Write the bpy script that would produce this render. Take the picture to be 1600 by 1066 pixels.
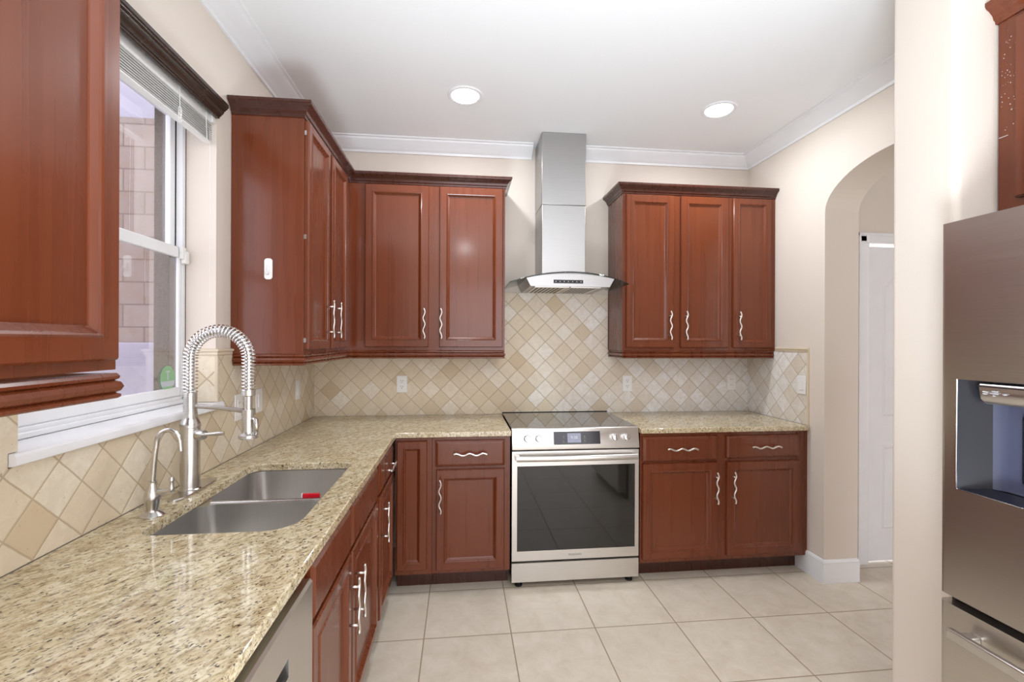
import bpy, bmesh, math, random
from mathutils import Vector, Matrix
PI = math.pi
random.seed(7)
for o in list(bpy.data.objects):
    bpy.data.objects.remove(o)
SC = bpy.context.scene
COL = SC.collection

# ------------------------------------------------------------------ camera
F_PX = 727.2
yaw, roll = 0.1096, 0.0038
R = Vector((math.cos(yaw), -math.sin(yaw), 0)); Fw = Vector((math.sin(yaw), math.cos(yaw), 0)); U = Vector((0, 0, 1))
R2 = R * math.cos(roll) + U * math.sin(roll); U2 = U * math.cos(roll) - R * math.sin(roll)
cam_data = bpy.data.cameras.new('camera'); cam = bpy.data.objects.new('camera', cam_data); COL.objects.link(cam)
cam_data.sensor_fit = 'HORIZONTAL'; cam_data.sensor_width = 36.0
cam_data.lens = F_PX / 1600 * 36.0
cam_data.clip_start = 0.02
M = Matrix((R2, U2, -Fw)).transposed().to_4x4()
M.translation = Vector((0.9962, -3.2905, 1.4303))
cam.matrix_world = M
SC.camera = cam

# ------------------------------------------------------------------ world, exposure
W = bpy.data.worlds.new('world'); SC.world = W; W.use_nodes = True
bg = W.node_tree.nodes['Background']
bg.inputs['Color'].default_value = (0.955, 0.94, 1.0, 1); bg.inputs['Strength'].default_value = 3.5   # bright overcast sky
SC.view_settings.view_transform = 'Standard'; SC.view_settings.look = 'None'
SC.view_settings.exposure = 0.13; SC.view_settings.gamma = 1.0
SC.view_settings.use_curve_mapping = False
LAMP_W = 10.5        # each recessed ceiling light
CEIL = 2.805
# added unseen fill light, aimed up in place of a bounce flash
fl_data = bpy.data.lights.new('bounce_fill', 'AREA'); fill_lamp = bpy.data.objects.new('bounce_fill', fl_data); COL.objects.link(fill_lamp)
fl_data.shape = 'DISK'; fl_data.size = 1.0; fl_data.energy = 62.0; fl_data.spread = math.radians(125); fl_data.color = (0.80, 0.91, 1.0)
fill_lamp.location = (1.05, -3.45, 0.15); fill_lamp.rotation_euler = Vector((0.12, 0.12, 0.9)).to_track_quat('-Z', 'Y').to_euler()
WX = 3.145           # right wall plane

# ------------------------------------------------------------------ helpers
def srgb(r, g, b):
    f = lambda c: (c / 255 / 12.92) if c / 255 <= 0.04045 else ((c / 255 + 0.055) / 1.055) ** 2.4
    return (f(r), f(g), f(b), 1)

class NT:
    """small node-tree writer"""
    def __init__(s, name):
        s.m = bpy.data.materials.new(name); s.m.use_nodes = True
        s.t = s.m.node_tree; s.b = s.t.nodes['Principled BSDF']
    def n(s, typ, **kw):
        nd = s.t.nodes.new(typ)
        for k, v in kw.items(): setattr(nd, k, v)
        return nd
    def put(s, sock, v):
        if hasattr(v, 'is_output') or isinstance(v, bpy.types.NodeSocket): s.t.links.new(v, sock)
        else: sock.default_value = v
    def math(s, op, a, b=0.0, c=0.0):
        nd = s.n('ShaderNodeMath', operation=op)
        for i, v in enumerate((a, b, c)): s.put(nd.inputs[i], v)
        return nd.outputs[0]
    def mix(s, fac, a, b, typ='MIX'):
        nd = s.n('ShaderNodeMix', data_type='RGBA', blend_type=typ)
        s.put(nd.inputs['Factor'], fac); s.put(nd.inputs['A'], a); s.put(nd.inputs['B'], b)
        return nd.outputs['Result']
    def ramp(s, fac, stops, interp='LINEAR'):
        nd = s.n('ShaderNodeValToRGB'); cr = nd.color_ramp; cr.interpolation = interp
        while len(cr.elements) < len(stops): cr.elements.new(0.5)
        for e, (p, c) in zip(cr.elements, stops):
            e.position = p; e.color = c if isinstance(c, tuple) else (c, c, c, 1)
        s.put(nd.inputs[0], fac); return nd.outputs[0]
    def noise(s, vec, scale, detail=2.0, rough=0.5, dist=0.0):
        nd = s.n('ShaderNodeTexNoise'); s.put(nd.inputs['Vector'], vec)
        nd.inputs['Scale'].default_value = scale; nd.inputs['Detail'].default_value = detail
        nd.inputs['Roughness'].default_value = rough; nd.inputs['Distortion'].default_value = dist
        return nd.outputs['Fac']
    def obj(s): return s.n('ShaderNodeTexCoord').outputs['Object']
    def mapping(s, vec, scale=(1, 1, 1), rot=(0, 0, 0), loc=(0, 0, 0)):
        nd = s.n('ShaderNodeMapping'); s.put(nd.inputs['Vector'], vec)
        nd.inputs['Scale'].default_value = scale; nd.inputs['Rotation'].default_value = rot; nd.inputs['Location'].default_value = loc
        return nd.outputs[0]
    def sep(s, vec):
        nd = s.n('ShaderNodeSeparateXYZ'); s.put(nd.inputs[0], vec); return nd.outputs
    def comb(s, x, y, z=0.0):
        nd = s.n('ShaderNodeCombineXYZ')
        for i, v in enumerate((x, y, z)): s.put(nd.inputs[i], v)
        return nd.outputs[0]
    def bump(s, h, strength=0.2, dist=0.01):
        nd = s.n('ShaderNodeBump'); s.put(nd.inputs['Height'], h)
        nd.inputs['Strength'].default_value = strength; nd.inputs['Distance'].default_value = dist
        s.t.links.new(nd.outputs[0], s.b.inputs['Normal'])
    def set(s, **kw):
        al = dict(color='Base Color', rough='Roughness', metal='Metallic', spec='Specular IOR Level', coat='Coat Weight', coatr='Coat Roughness',
                  emit='Emission Color', emits='Emission Strength', trans='Transmission Weight', ior='IOR', alpha='Alpha', coatior='Coat IOR', aniso='Anisotropic')
        for k, v in kw.items(): s.put(s.b.inputs[al[k]], v)
        return s

MAT = {}
def plain(name, col, rough=0.5, metal=0.0, spec=0.5, coat=0.0, vary=0.04):
    n = NT(name); nz = n.noise(n.obj(), 9.0, 3.0)
    c2 = tuple(max(0, c * (1 - 2 * vary)) for c in col[:3]) + (1,)
    n.set(color=n.mix(nz, c2, col), rough=rough, metal=metal, spec=spec, coat=coat)
    MAT[name] = n.m; return n

def make_wood(name, dark, mid, light, rough=0.28):
    n = NT(name); v = n.obj()
    g = n.noise(n.mapping(v, (30, 30, 1.1)), 1.0, 3.0, 0.5, 0.4)
    fine = n.noise(n.mapping(v, (260, 260, 5)), 1.0, 2.0, 0.5)
    big = n.noise(v, 2.3, 2.0)
    t = n.math('ADD', n.math('MULTIPLY', g, 0.6), n.math('MULTIPLY', big, 0.4))
    c = n.ramp(t, [(0.12, dark), (0.5, mid), (0.9, light)])
    c = n.mix(n.math('MULTIPLY', fine, 0.08), c, dark)
    n.set(color=c, rough=n.math('MULTIPLY_ADD', g, 0.10, rough - 0.05), spec=0.3, coat=0.38, coatr=0.13, coatior=1.6)
    MAT[name] = n.m
make_wood('cherry', srgb(86, 38, 19), srgb(107, 51, 26), srgb(120, 62, 33))
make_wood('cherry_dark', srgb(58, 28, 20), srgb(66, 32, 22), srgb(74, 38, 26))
make_wood('valance_wood', srgb(40, 30, 24), srgb(54, 42, 34), srgb(66, 52, 43), 0.26)

def make_steel(name, col, rough, stretch=(3, 3, 420), strength=0.12, amt=0.10):
    n = NT(name); v = n.obj()
    br = n.noise(n.mapping(v, stretch), 1.0, 3.0, 0.6)
    c2 = tuple(c * 0.86 for c in col[:3]) + (1,)
    n.set(color=n.mix(br, c2, col), rough=n.math('MULTIPLY_ADD', br, amt, rough - amt / 2), metal=1.0)
    if strength: n.bump(br, strength, 0.0006)
    MAT[name] = n.m
make_steel('stainless', (0.72, 0.695, 0.66, 1), 0.30, (3, 3, 420))
make_steel('stainless_duct', (0.47, 0.465, 0.46, 1), 0.36, (5, 5, 300), 0.05)
make_steel('stainless_sink', (0.74, 0.725, 0.70, 1), 0.30, (200, 6, 6), 0.1)
make_steel('fridge_steel', (0.62, 0.585, 0.53, 1), 0.30, (3, 3, 380), 0.10)
make_steel('nickel', (0.66, 0.645, 0.62, 1), 0.24, (30, 30, 90), 0.0)
make_steel('pull_nickel', (0.86, 0.83, 0.78, 1), 0.30, (60, 60, 60), 0.0)
plain('chrome', (0.85, 0.85, 0.86, 1), 0.08, 1.0)
plain('gasket_black', (0.012, 0.012, 0.013, 1), 0.5)
plain('display_black', (0.010, 0.010, 0.014, 1), 0.12)
plain('dispenser_gray', srgb(26, 29, 41), 0.28)
plain('dispenser_light', srgb(84, 89, 114), 0.25)
plain('white_trim', srgb(240, 241, 243), 0.35)
plain('white_plastic', srgb(240, 239, 236), 0.35)
plain('white_metal', srgb(243, 243, 243), 0.3)
plain('slat_gray', srgb(196, 195, 191), 0.4)
plain('blind_white', srgb(240, 240, 238), 0.35)
plain('sill_marble', srgb(240, 240, 242), 0.2)
plain('slot_dark', srgb(120, 116, 108), 0.5)
plain('red_plastic', srgb(205, 18, 40), 0.35)
plain('screen_gray', srgb(150, 155, 175), 0.3)
plain('mark_light', srgb(222, 224, 230), 0.5)
plain('mark_gray', srgb(130, 124, 114), 0.5)
plain('patio_white', srgb(176, 172, 188), 0.6)
plain('decal_green', srgb(150, 196, 150), 0.5)
plain('decal_pale', srgb(200, 208, 214), 0.5)
plain('frame_shade_brown', srgb(92, 82, 74), 0.6)
plain('deck', srgb(150, 146, 142), 0.7)
plain('filter_dark', srgb(54, 50, 46), 0.4, 0.6)

def make_paint(name, col, bump=0.10, scale=130, rough=0.6):
    n = NT(name); v = n.obj()
    nz = n.noise(v, scale, 3.0, 0.6); big = n.noise(v, 1.2, 2.0)
    c2 = tuple(c * 0.965 for c in col[:3]) + (1,)
    n.set(color=n.mix(big, c2, col), rough=rough, spec=0.25); n.bump(nz, bump, 0.004 if bump < 0.5 else 0.012)
    MAT[name] = n.m
make_paint('wall_paint', srgb(224, 214, 203))
make_paint('ceiling_paint', srgb(240, 241, 242), 0.18, 60)
make_paint('stucco', srgb(92, 83, 76), 1.0, 90, 0.9)

def make_granite():
    n = NT('granite'); v = n.obj()
    m = n.mapping(n.mapping(v, (1, 1, 1), (0, 0, 0.62)), (1.0, 0.36, 1.0))
    m2 = n.mapping(n.mapping(v, (1, 1, 1), (0, 0, 0.62)), (1.0, 0.5, 1.0))
    big = n.noise(m, 16, 3.0, 0.6, 0.4)
    mid = n.noise(m, 85, 4.0, 0.65, 0.5)
    fine = n.noise(m2, 230, 3.0, 0.6, 0.3)
    spk = n.noise(m2, 150, 2.5, 0.55, 0.6)
    c = n.ramp(mid, [(0.30, srgb(130, 113, 84)), (0.42, srgb(182, 165, 130)), (0.53, srgb(211, 198, 165)), (0.70, srgb(228, 219, 194))])
    c = n.mix(n.math('MULTIPLY', n.ramp(big, [(0.42, 0.0), (0.66, 1.0)]), 0.35), c, srgb(176, 150, 106))
    c = n.mix(n.ramp(fine, [(0.56, 0.0), (0.66, 0.8)]), c, srgb(108, 86, 60))
    c = n.mix(n.ramp(spk, [(0.60, 0.0), (0.655, 0.92)]), c, srgb(50, 38, 30))
    n.set(color=c, rough=0.06, ior=1.85)
    MAT['granite'] = n.m
make_granite()

def make_diamond(name, pitch, u0, v0, wide=0.05, light_cast=None):
    """square stone tiles set on the diagonal; (u0, v0) is a tile corner, u = x + y so one pattern turns the corner"""
    n = NT(name); x, y, z = n.sep(n.obj())
    u = n.math('SUBTRACT', n.math('ADD', x, y), u0); w = n.math('SUBTRACT', z, v0)
    a = n.math('DIVIDE', n.math('ADD', u, w), pitch * math.sqrt(2))
    b = n.math('DIVIDE', n.math('SUBTRACT', w, u), pitch * math.sqrt(2))
    wob = n.noise(n.obj(), 30, 2.0)
    a = n.math('ADD', a, n.math('MULTIPLY', n.math('SUBTRACT', wob, 0.5), 0.03))
    ida, idb = n.math('FLOOR', a), n.math('FLOOR', b)
    fa, fb = n.math('FRACT', a), n.math('FRACT', b)
    ea = n.math('MINIMUM', fa, n.math('SUBTRACT', 1.0, fa)); eb = n.math('MINIMUM', fb, n.math('SUBTRACT', 1.0, fb))
    e = n.math('MINIMUM', ea, eb)
    wn = n.n('ShaderNodeTexWhiteNoise', noise_dimensions='3D'); n.put(wn.inputs['Vector'], n.comb(ida, idb, 3.0))
    rv = wn.outputs['Value']
    off = n.n('ShaderNodeVectorMath', operation='ADD'); n.put(off.inputs[0], n.obj()); n.put(off.inputs[1], wn.outputs['Color'])
    vein = n.noise(off.outputs[0], 22, 5.0, 0.65, 1.2)
    pits = n.noise(off.outputs[0], 120, 2.0, 0.5)
    c = n.ramp(rv, [(0.0, srgb(204, 182, 148)), (0.15, srgb(217, 201, 172)), (0.6, srgb(223, 209, 184)), (0.85, srgb(228, 217, 196)), (1.0, srgb(235, 227, 211))])
    if light_cast:
        gx = n.math('MULTIPLY_ADD', n.math('SUBTRACT', ida, idb), light_cast[1], light_cast[0])      # whole tiles: greyer light toward the right painted into the tile colour
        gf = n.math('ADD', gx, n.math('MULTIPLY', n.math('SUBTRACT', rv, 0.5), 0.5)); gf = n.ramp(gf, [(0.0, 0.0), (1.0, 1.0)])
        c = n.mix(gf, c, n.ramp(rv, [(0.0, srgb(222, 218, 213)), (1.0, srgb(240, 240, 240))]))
    c = n.mix(n.ramp(vein, [(0.40, 0.4), (0.62, 0.0)]), c, srgb(206, 190, 164))
    c = n.mix(n.ramp(pits, [(0.70, 0.0), (0.76, 0.6)]), c, srgb(140, 116, 84))
    gro = n.ramp(e, [(wide * 0.28, 1.0), (wide * 0.5, 0.0)])
    c = n.mix(n.math('MULTIPLY', gro, 0.75), c, srgb(176, 156, 128))
    n.set(color=c, rough=n.math('MULTIPLY_ADD', gro, 0.4, 0.36), spec=0.35)
    h = n.ramp(e, [(0.0, 0.0), (wide, 1.0)])
    n.bump(n.math('SUBTRACT', h, n.math('MULTIPLY', n.ramp(pits, [(0.68, 0.0), (0.76, 1.0)]), 0.5)), 0.35, 0.003)
    MAT[name] = n.m
make_diamond('tile_back', 0.0953, 1.935 - 0.008, 1.628, light_cast=(0.5, 0.055))
make_diamond('tile_left', 0.1005, -2.022 + 0.008, 1.129, 0.06)
make_diamond('tile_right', 0.0953, 3.14, 1.628, light_cast=(0.95, 0.0))  # grey cast of the light painted over this whole wall's tile
plain('tile_trim', srgb(222, 208, 184), 0.4)

def make_floor():
    n = NT('floor_tile'); x, y, z = n.sep(n.obj())
    S = 0.4211
    a = n.math('DIVIDE', n.math('SUBTRACT', x, 0.8256), S); b = n.math('DIVIDE', n.math('SUBTRACT', y, -0.6064), S)
    fa, fb = n.math('FRACT', a), n.math('FRACT', b)
    ea = n.math('MINIMUM', fa, n.math('SUBTRACT', 1.0, fa)); eb = n.math('MINIMUM', fb, n.math('SUBTRACT', 1.0, fb))
    e = n.math('MINIMUM', ea, eb)
    wn = n.n('ShaderNodeTexWhiteNoise', noise_dimensions='3D'); n.put(wn.inputs['Vector'], n.comb(n.math('FLOOR', a), n.math('FLOOR', b), 1.0))
    off = n.n('ShaderNodeVectorMath', operation='ADD'); n.put(off.inputs[0], n.obj()); n.put(off.inputs[1], wn.outputs['Color'])
    mot = n.noise(off.outputs[0], 9, 6.0, 0.7, 0.4); fine = n.noise(off.outputs[0], 60, 3.0, 0.6)
    c = n.ramp(mot, [(0.30, srgb(200, 188, 170)), (0.52, srgb(212, 202, 186)), (0.72, srgb(221, 212, 198))])
    c = n.mix(n.math('MULTIPLY', fine, 0.25), c, srgb(204, 190, 168))
    c = n.mix(n.math('MULTIPLY', wn.outputs['Value'], 0.10), c, srgb(186, 170, 146))
    gro = n.ramp(e, [(0.0050, 1.0), (0.0085, 0.0)])
    c = n.mix(gro, c, srgb(150, 133, 108))
    n.set(color=c, rough=n.math('MULTIPLY_ADD', gro, 0.4, 0.30), spec=0.4)
    n.bump(n.math('ADD', n.ramp(e, [(0.0, 0.0), (0.012, 1.0)]), n.math('MULTIPLY', fine, 0.06)), 0.25, 0.003)
    MAT['floor_tile'] = n.m
make_floor()

def make_stoneblocks():
    n = NT('patio_stone'); x, y, z = n.sep(n.obj())
    br = n.n('ShaderNodeTexBrick'); n.put(br.inputs['Vector'], n.comb(n.math('ADD', x, n.math('MULTIPLY', y, 0.7)), z))
    br.inputs['Color1'].default_value = srgb(146, 132, 126); br.inputs['Color2'].default_value = srgb(166, 153, 147)
    br.inputs['Mortar'].default_value = srgb(120, 108, 102); br.inputs['Scale'].default_value = 1.0
    br.inputs['Mortar Size'].default_value = 0.004; br.inputs['Brick Width'].default_value = 0.22; br.inputs['Row Height'].default_value = 0.125
    nz = n.noise(n.obj(), 14, 4.0, 0.6)
    n.set(color=n.mix(n.ramp(nz, [(0.4, 0.0), (0.7, 0.4)]), br.outputs['Color'], srgb(146, 126, 100)), rough=0.8)
    MAT['patio_stone'] = n.m
make_stoneblocks()

def make_clear(name, tint, gloss=0.6, rough=0.0, base=0.02):
    n = NT(name); t = n.t
    out = t.nodes['Material Output']
    tr = n.n('ShaderNodeBsdfTransparent'); tr.inputs['Color'].default_value = tint
    gl = n.n('ShaderNodeBsdfGlossy'); gl.inputs['Roughness'].default_value = rough
    lw = n.n('ShaderNodeFresnel'); lw.inputs['IOR'].default_value = 1.45
    mx = n.n('ShaderNodeMixShader')
    t.links.new(n.math('MULTIPLY_ADD', lw.outputs[0], gloss, base), mx.inputs[0])
    t.links.new(tr.outputs[0], mx.inputs[1]); t.links.new(gl.outputs[0], mx.inputs[2]); t.links.new(mx.outputs[0], out.inputs['Surface'])
    MAT[name] = n.m
make_clear('window_glass', (0.95, 0.95, 0.97, 1), 0.35)
make_clear('hood_glass', (0.86, 0.90, 0.88, 1), 0.9)
make_clear('glass_edge', (0.25, 0.30, 0.28, 1), 0.9, 0.0, 0.1)

n = NT('oven_glass'); n.set(color=(0.014, 0.013, 0.011, 1), rough=0.04, spec=0.62); MAT['oven_glass'] = n.m
n = NT('cooktop_glass'); n.set(color=(0.012, 0.012, 0.013, 1), rough=0.04, spec=0.9, coat=0.6, coatr=0.02); MAT['cooktop_glass'] = n.m
n = NT('lamp_glow'); n.set(color=(1, 1, 1, 1), emit=(1.0, 0.97, 0.93, 1), emits=7.0); MAT['lamp_glow'] = n.m

# ------------------------------------------------------------------ mesh builder
class MB:
    def __init__(s): s.bm = bmesh.new()
    def box(s, x0, x1, y0, y1, z0, z1):
        x0, x1 = min(x0, x1), max(x0, x1); y0, y1 = min(y0, y1), max(y0, y1); z0, z1 = min(z0, z1), max(z0, z1)
        v = [s.bm.verts.new(p) for p in ((x0, y0, z0), (x1, y0, z0), (x1, y1, z0), (x0, y1, z0), (x0, y0, z1), (x1, y0, z1), (x1, y1, z1), (x0, y1, z1))]
        for f in ((3, 2, 1, 0), (4, 5, 6, 7), (0, 1, 5, 4), (1, 2, 6, 5), (2, 3, 7, 6), (3, 0, 4, 7)): s.bm.faces.new([v[i] for i in f])
        return s
    def rings(s, rings, close_u=True, cap0=True, cap1=True):
        vs = [[s.bm.verts.new(p) for p in r] for r in rings]
        m = len(vs[0])
        for a, b in zip(vs[:-1], vs[1:]):
            for i in range(m if close_u else m - 1):
                j = (i + 1) % m
                s.bm.faces.new((a[i], a[j], b[j], b[i]))
        if cap0 and close_u: s.bm.faces.new(list(reversed(vs[0])))
        if cap1 and close_u: s.bm.faces.new(vs[-1])
        return s
    def tube(s, path, r, seg=10, closed=False, flat=1.0, up=None):
        path = [Vector(p) for p in path]; n = len(path)
        rr = r if isinstance(r, (list, tuple)) else [r] * n
        rings = []; prev = None
        for i, p in enumerate(path):
            t = (path[min(i + 1, n - 1)] - path[max(i - 1, 0)]).normalized()
            if prev is None:
                ref = Vector(up) if up else (Vector((0, 0, 1)) if abs(t.z) < 0.9 else Vector((1, 0, 0)))
                a = (ref - t * ref.dot(t)).normalized()
            else: a = (prev - t * prev.dot(t)).normalized()
            prev = a; b = t.cross(a)
            rings.append([p + a * (math.cos(2 * PI * k / seg) * rr[i]) + b * (math.sin(2 * PI * k / seg) * rr[i] * flat) for k in range(seg)])
        return s.rings(rings)
    def lathe(s, prof, cx=0, cy=0, cz=0, seg=24, axis='z', close=True):
        """prof = [(r, h)...] along an axis"""
        rings = []
        for r, h in prof:
            r = max(r, 1e-4); ring = []
            for k in range(seg):
                a = 2 * PI * k / seg; u, v = r * math.cos(a), r * math.sin(a)
                if axis == 'z': ring.append((cx + u, cy + v, cz + h))
                elif axis == 'y': ring.append((cx + u, cy + h, cz - v))
                else: ring.append((cx + h, cy + u, cz + v))
            rings.append(ring)
        return s.rings(rings)
    def prism(s, poly, axis, a, b):
        """poly of 2-D points extruded along an axis: x -> (y,z), y -> (x,z), z -> (x,y)"""
        P = {'x': lambda p, t: (t, p[0], p[1]), 'y': lambda p, t: (p[0], t, p[1]), 'z': lambda p, t: (p[0], p[1], t)}[axis]
        return s.rings([[P(p, a) for p in poly], [P(p, b) for p in poly]])
    def sweep(s, prof, path):
        """closed profile [(outward, z)] along a 2-D path, mitred; outward is to the right of travel"""
        n = len(path); rings = []
        pv = [Vector(p) for p in path]
        for i in range(n):
            d0 = (pv[i] - pv[i - 1]).normalized() if i > 0 else None
            d1 = (pv[i + 1] - pv[i]).normalized() if i < n - 1 else None
            r0 = Vector((d0.y, -d0.x)) if d0 else None; r1 = Vector((d1.y, -d1.x)) if d1 else None
            if r0 and r1:
                m = (r0 + r1).normalized(); m = m / max(0.2, m.dot(r0))
            else: m = r0 or r1
            rings.append([(pv[i].x + m.x * o, pv[i].y + m.y * o, z) for o, z in prof])
        return s.rings(rings)
    def panel(s, x0, x1, z0, z1, yf, prof):
        """raised / recessed panel facing -y: prof = [(inset, depth in front of yf)]"""
        rings = [[(x0 + i, yf - d, z0 + i), (x1 - i, yf - d, z0 + i), (x1 - i, yf - d, z1 - i), (x0 + i, yf - d, z1 - i)] for i, d in prof]
        return s.rings(rings)
    def merge(s, other_fn, mat=None):
        return s
    def build(s, name, mat, parent=None, smooth=None, bevel=None, seg=2):
        bm = s.bm
        bmesh.ops.recalc_face_normals(bm, faces=bm.faces[:])
        me = bpy.data.meshes.new(name); bm.to_mesh(me); bm.free()
        me.materials.append(MAT[mat] if isinstance(mat, str) else mat)
        o = bpy.data.objects.new(name, me); COL.objects.link(o)
        if parent is not None: o.parent = parent
        if smooth:
            for p in me.polygons: p.use_smooth = True
            me.set_sharp_from_angle(angle=math.radians(smooth))
        if bevel:
            b = o.modifiers.new('bevel', 'BEVEL'); b.width = bevel; b.segments = seg; b.limit_method = 'ANGLE'; b.angle_limit = math.radians(40)
            for p in me.polygons: p.use_smooth = True
            me.set_sharp_from_angle(angle=math.radians(50))
        return o

def tag(o, label, cat=None, group=None, kind=None):
    if label: o['label'] = label
    if cat: o['category'] = cat
    if group: o['group'] = group
    if kind: o['kind'] = kind
    return o
def thing(name, label, cat, loc=(0, 0, 0), rotz=0.0, group=None, kind=None):
    o = bpy.data.objects.new(name, None); COL.objects.link(o); o.empty_display_size = 0.1
    o.location = loc; o.rotation_euler = (0, 0, rotz)
    return tag(o, label, cat, group, kind)
def struct(o, label=None): return tag(o, label, None, None, 'structure')
def text_part(name, body, size, loc, rot, mat, parent, depth=0.0004, align='CENTER'):
    cu = bpy.data.curves.new(name, 'FONT'); cu.body = body; cu.size = size; cu.extrude = depth
    cu.align_x = align; cu.align_y = 'CENTER'
    o = bpy.data.objects.new(name, cu); COL.objects.link(o); cu.materials.append(MAT[mat])
    bpy.context.view_layer.update()
    me = bpy.data.meshes.new_from_object(o.evaluated_get(bpy.context.evaluated_depsgraph_get()))
    bpy.data.objects.remove(o); bpy.data.curves.remove(cu)
    if not me.materials: me.materials.append(MAT[mat])
    o = bpy.data.objects.new(name, me); COL.objects.link(o)
    o.location = loc; o.rotation_euler = rot; o.parent = parent
    return o

# ================================================================== the room
WT = 0.115
o = MB().box(-0.25, 5.2, -5.2, 0.15, -0.06, 0.0).build('floor', 'floor_tile'); struct(o, 'beige square ceramic tile floor')
o = MB().box(-0.24, 5.2, -5.2, 0.15, CEIL, CEIL + 0.06).build('ceiling', 'ceiling_paint'); struct(o, 'white painted ceiling with recessed lights')
o = MB().box(-0.24, WX + 0.22, 0.0, 0.12, 0, CEIL).build('wall_back', 'wall_paint'); struct(o, 'beige wall behind the range')
# left wall around the window
wy0, wy1, wz0, wz1 = -2.13, -1.266, 1.145, 2.38
m = MB()
for (a, b, c, d) in ((-5.2, wy0, 0, CEIL), (wy1, 0, 0, CEIL), (wy0, wy1, 0, wz0), (wy0, wy1, wz1, CEIL)): m.box(-WT, 0, a, b, c, d)
o = m.build('wall_left', 'wall_paint'); struct(o, 'beige wall holding the window over the sink')
m = MB()
ex = -0.222
for (a, b, c, d) in ((-5.2, wy0 - 0.02, 0, CEIL), (wy1 - 0.022, 0, 0, CEIL), (wy0 - 0.02, wy1 - 0.022, 0, 1.18), (wy0 - 0.02, wy1 - 0.022, 2.36, CEIL)): m.box(ex, -0.166, a, b, c, d)
o = m.build('wall_exterior', 'stucco'); struct(o, 'grey brown rough stucco outer wall seen through the window')
# right wall with arched opening
ay0, ay1, za, ra = -1.62, -0.745, 2.205, 0.219
m = MB()
m.box(WX, WX + 0.22, ay1, 0, 0, CEIL)
m.box(WX, WX + 0.22, -2.02, ay0, 0, CEIL)
N = 28; ac = (ay0 + ay1) / 2; aw = (ay1 - ay0) / 2
arc = [(ac + aw * math.cos(PI * k / N), za + ra * math.sin(PI * k / N)) for k in range(N + 1)]
for (y0_, z0_), (y1_, z1_) in zip(arc[:-1], arc[1:]):
    m.prism([(y0_, z0_), (y1_, z1_), (y1_, CEIL), (y0_, CEIL)], 'x', WX, WX + 0.22)
bmesh.ops.remove_doubles(m.bm, verts=m.bm.verts[:], dist=1e-5)
inner = [f for f in m.bm.faces if 0 and f]
o = m.build('wall_right', 'wall_paint'); struct(o, 'beige wall with arched opening to the hall')
# short wall beside the refrigerator, rounded end
poly = []
for cx_, cy_, a0 in ((2.5 + 0.022, -1.806 - 0.022, 90), (2.5 + 0.022, -2.025 + 0.022, 180)):
    for k in range(7): a = math.radians(a0 + 15 * k); poly.append((cx_ + 0.022 * math.cos(a), cy_ + 0.022 * math.sin(a)))
poly += [(WX + 0.22, -2.025), (WX + 0.22, -1.806)]
o = MB().prism(poly, 'z', 0, CEIL).build('wall_alcove', 'wall_paint', smooth=25); struct(o, 'beige short wall with rounded corners beside the refrigerator')
o = MB().box(WX, WX + 0.12, -3.2, -2.026, 0, CEIL).build('wall_fridge', 'wall_paint'); struct(o, 'wall behind the refrigerator')
hy = -0.55
m = MB()
m.box(WX + 0.221, 3.605, hy, hy + 0.10, 0, CEIL); m.box(4.355, 4.80, hy, hy + 0.10, 0, CEIL); m.box(3.605, 4.355, hy, hy + 0.10, 2.07, CEIL)
o = m.build('wall_hall', 'wall_paint'); struct(o, 'beige hall wall above the white door')

o = MB().box(4.80, 4.92, -5.2, hy + 0.10, 0, CEIL).build('wall_hall_end_added', 'wall_paint'); struct(o, 'unseen far side wall of the hall, added to keep daylight out')  # added out of view to close the hall and darken it
m = MB().box(-WT, 0.7, -5.32, -5.2, 0, CEIL).box(4.6, 4.92, -5.32, -5.2, 0, CEIL).box(0.7, 4.6, -5.32, -5.2, 2.35, CEIL)  # unseen wall; its opening is added and sized for fill light
o = m.build('wall_rear', 'wall_paint'); struct(o, 'wall behind the photographer with a wide opening added to let sky light in')
# crown moulding at the ceiling
cp = [(0.0, 2.723), (0.010, 2.723), (0.012, 2.738), (0.020, 2.742), (0.026, 2.748), (0.050, 2.760), (0.072, 2.774), (0.086, 2.786), (0.090, 2.795), (0.104, 2.797), (0.106, CEIL), (0.0, CEIL)]
o = MB().sweep(cp, [(0, -5.0), (0, 0), (1.493, 0)]).build('trim_1', 'white_trim', smooth=20); struct(o, 'white crown moulding along left and back walls')
o = MB().sweep(cp, [(1.835, 0), (WX, 0), (WX, -1.806)]).build('trim_2', 'white_trim', smooth=20); struct(o, 'white crown moulding right of the hood')
# baseboard wrapping the arch jamb
bp = [(0, 0), (0.016, 0), (0.016, 0.098), (0.012, 0.112), (0.012, 0.122), (0.006, 0.134), (0, 0.137)]
o = MB().sweep(bp, [(WX, -0.50), (WX, ay1), (WX + 0.22, ay1)]).build('baseboard_right', 'white_trim', smooth=20); struct(o, 'white baseboard wrapping the arch corner')
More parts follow.
